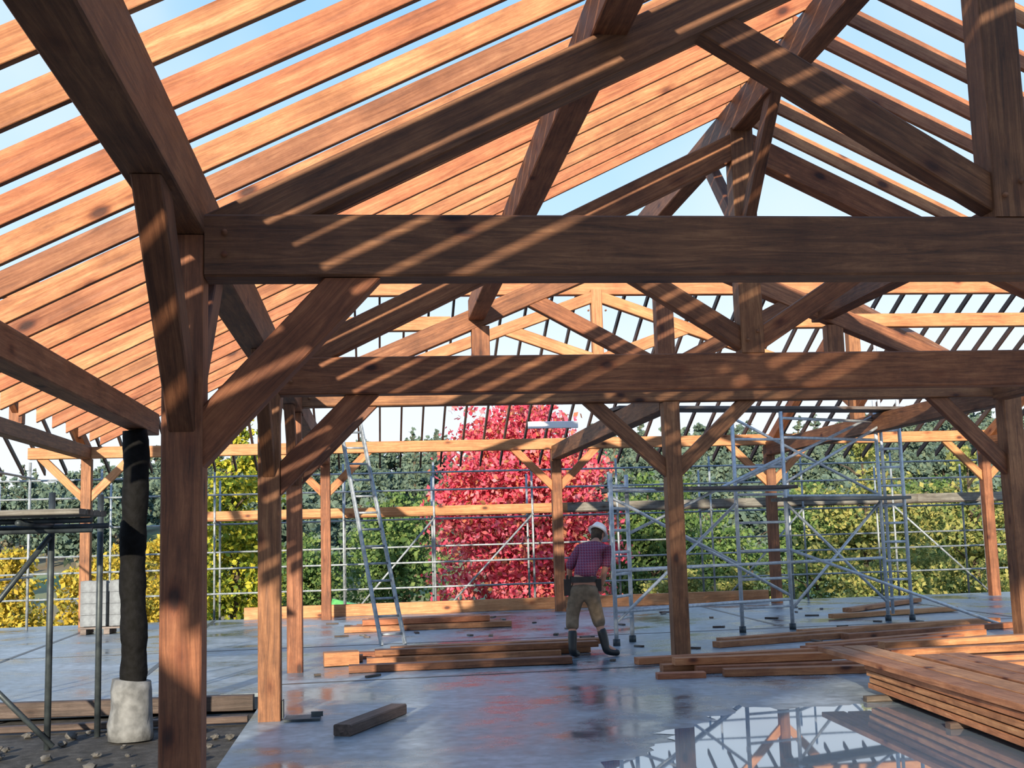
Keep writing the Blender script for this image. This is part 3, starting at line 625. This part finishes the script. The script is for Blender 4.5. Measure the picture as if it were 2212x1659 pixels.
for r_,z_ in prof:
    ring=[]
    for k in range(28):
        t=2*math.pi*k/28; ex=1.0+(.35*max(0,math.sin(t))**3 if r_>.12 else 0)
        ring.append(bm.verts.new(HC+HR@Vector((r_*.92*math.cos(t),r_*1.12*ex*math.sin(t)-.005,z_+.035+(.006 if (abs(math.cos(t))<.22 and r_<.1 and r_>0) else 0)))))
    rings.append(ring)
for a,b_ in zip(rings,rings[1:]):
    for k in range(28):
        try: bm.faces.new([a[k],a[(k+1)%28],b_[(k+1)%28],b_[k]])
        except Exception: pass
bmesh.ops.remove_doubles(bm,verts=bm.verts,dist=1e-5); bmesh.ops.recalc_face_normals(bm,faces=bm.faces)
for f in bm.faces: f.smooth=True
me=bpy.data.meshes.new('hard_hat'); bm.to_mesh(me); bm.free(); me.materials.append(M_HAT); wpart('hard_hat',me)
sh=[(-.04,0,.92,.150),(-.03,.03,1.05,.145),(.0,.08,1.22,.158),(.02,.12,1.35,.125),(.025,.14,1.42,.072),
 (-.155,.10,1.345,.085),(-.225,.09,1.17,.068),(-.24,.095,1.07,.060),(.185,.12,1.345,.085),(.21,.12,1.17,.068),(.22,.125,1.08,.060)]
wpart('shirt',skin_mesh('shirt',[(sh,[(0,1),(1,2),(2,3),(3,4),(3,5),(5,6),(6,7),(3,8),(8,9),(9,10)])],M_SHIRT))
tr=[(-.04,0,.93,.150),(-.04,0,.84,.150),(-.135,.01,.76,.108),(-.19,.05,.50,.088),(-.195,.0,.33,.088),(.065,.01,.76,.108),(.12,.10,.49,.088),(.16,.07,.34,.088)]
wpart('trousers',skin_mesh('trousers',[(tr,[(0,1),(1,2),(2,3),(3,4),(1,5),(5,6),(6,7)])],M_TROU))
wpart('boot',skin_mesh('boot',[([(-.193,.01,.36,.068),(-.20,-.05,.14,.055),(-.20,-.06,.07,.055),(-.15,.08,.045,.045),(-.13,.12,.04,.036)],[(0,1),(1,2),(2,3),(3,4)])],M_BOOT))
wpart('boot',skin_mesh('boot',[([(.155,.08,.37,.068),(.205,.04,.15,.055),(.215,.03,.07,.055),(.34,.10,.045,.045),(.38,.12,.04,.036)],[(0,1),(1,2),(2,3),(3,4)])],M_BOOT))
vs=[];fs=[]
n=24
for k in range(n):
    t=2*math.pi*k/n
    for dz,dr in ((-.035,0),(.035,0),(.035,.014),(-.035,.014)):
        vs.append((-.04+(.155+dr)*math.cos(t),.01+(.155+dr)*math.sin(t),.955+dz))
for k in range(n):
    for j in range(4): fs.append([k*4+j,((k+1)%n)*4+j,((k+1)%n)*4+(j+1)%4,k*4+(j+1)%4])
box_geo(vs,fs,(-.235,.02,.86),(.09,.15,.2)); box_geo(vs,fs,(-.235,-.03,.95),(.03,.04,.12)); box_geo(vs,fs,(.15,.03,.88),(.07,.12,.15))
me=bpy.data.meshes.new('tool_belt'); me.from_pydata(vs,[],fs); me.materials.append(M_BELT); wpart('tool_belt',me)

# ------------------------------------------------------------------ light, world, camera
sd=Vector((.30,1.0,-.245)).normalized()
sl=bpy.data.lights.new('sun','SUN'); sl.energy=8.6; sl.angle=.014; sl.color=(1,.86,.65)
so=bpy.data.objects.new('sun',sl); so.rotation_mode='QUATERNION'; so.rotation_quaternion=sd.to_track_quat('-Z','Y'); so.location=(-10,-20,20); COL.objects.link(so)
w=bpy.data.worlds.new('sky'); SC.world=w; w.use_nodes=True; nt=w.node_tree; bg=nt.nodes['Background']
tc=N(nt,'ShaderNodeTexCoord'); sp=N(nt,'ShaderNodeSeparateXYZ'); nt.links.new(tc.outputs['Generated'],sp.inputs[0])
r=ramp(nt,sp.outputs['Z'],[(0,(.90,.95,1)),(.14,(.80,.90,1)),(.26,(.52,.76,1)),(.42,(.32,.61,.97)),(1,(.2,.42,.9))])
n=N(nt,'ShaderNodeTexNoise'); n.inputs['Scale'].default_value=2.2; n.inputs['Detail'].default_value=5; nt.links.new(tc.outputs['Generated'],n.inputs['Vector'])
cr=ramp(nt,n.outputs['Fac'],[(.47,(0,0,0)),(.70,(.6,.6,.6))])
c=mixc(nt,cr.outputs[0],r.outputs[0],(.88,.93,1)); nt.links.new(c,bg.inputs[0]); bg.inputs[1].default_value=1.15
f,yw,pi_,ro=2563.3,.1191,.1282,.02882
fw=Vector((math.sin(yw)*math.cos(pi_),math.cos(yw)*math.cos(pi_),math.sin(pi_))); r0=Vector((math.cos(yw),-math.sin(yw),0)); u0=r0.cross(fw)
rt=r0*math.cos(ro)-u0*math.sin(ro); up=r0*math.sin(ro)+u0*math.cos(ro)
cam=bpy.data.cameras.new('camera'); cam.sensor_width=36; cam.lens=36*f/2212; cam.clip_end=2000
co=bpy.data.objects.new('camera',cam); R=Matrix((rt,up,-fw)).transposed().to_4x4(); co.matrix_world=Matrix.Translation((0,0,1.5))@R
COL.objects.link(co); SC.camera=co
SC.view_settings.view_transform='Standard'
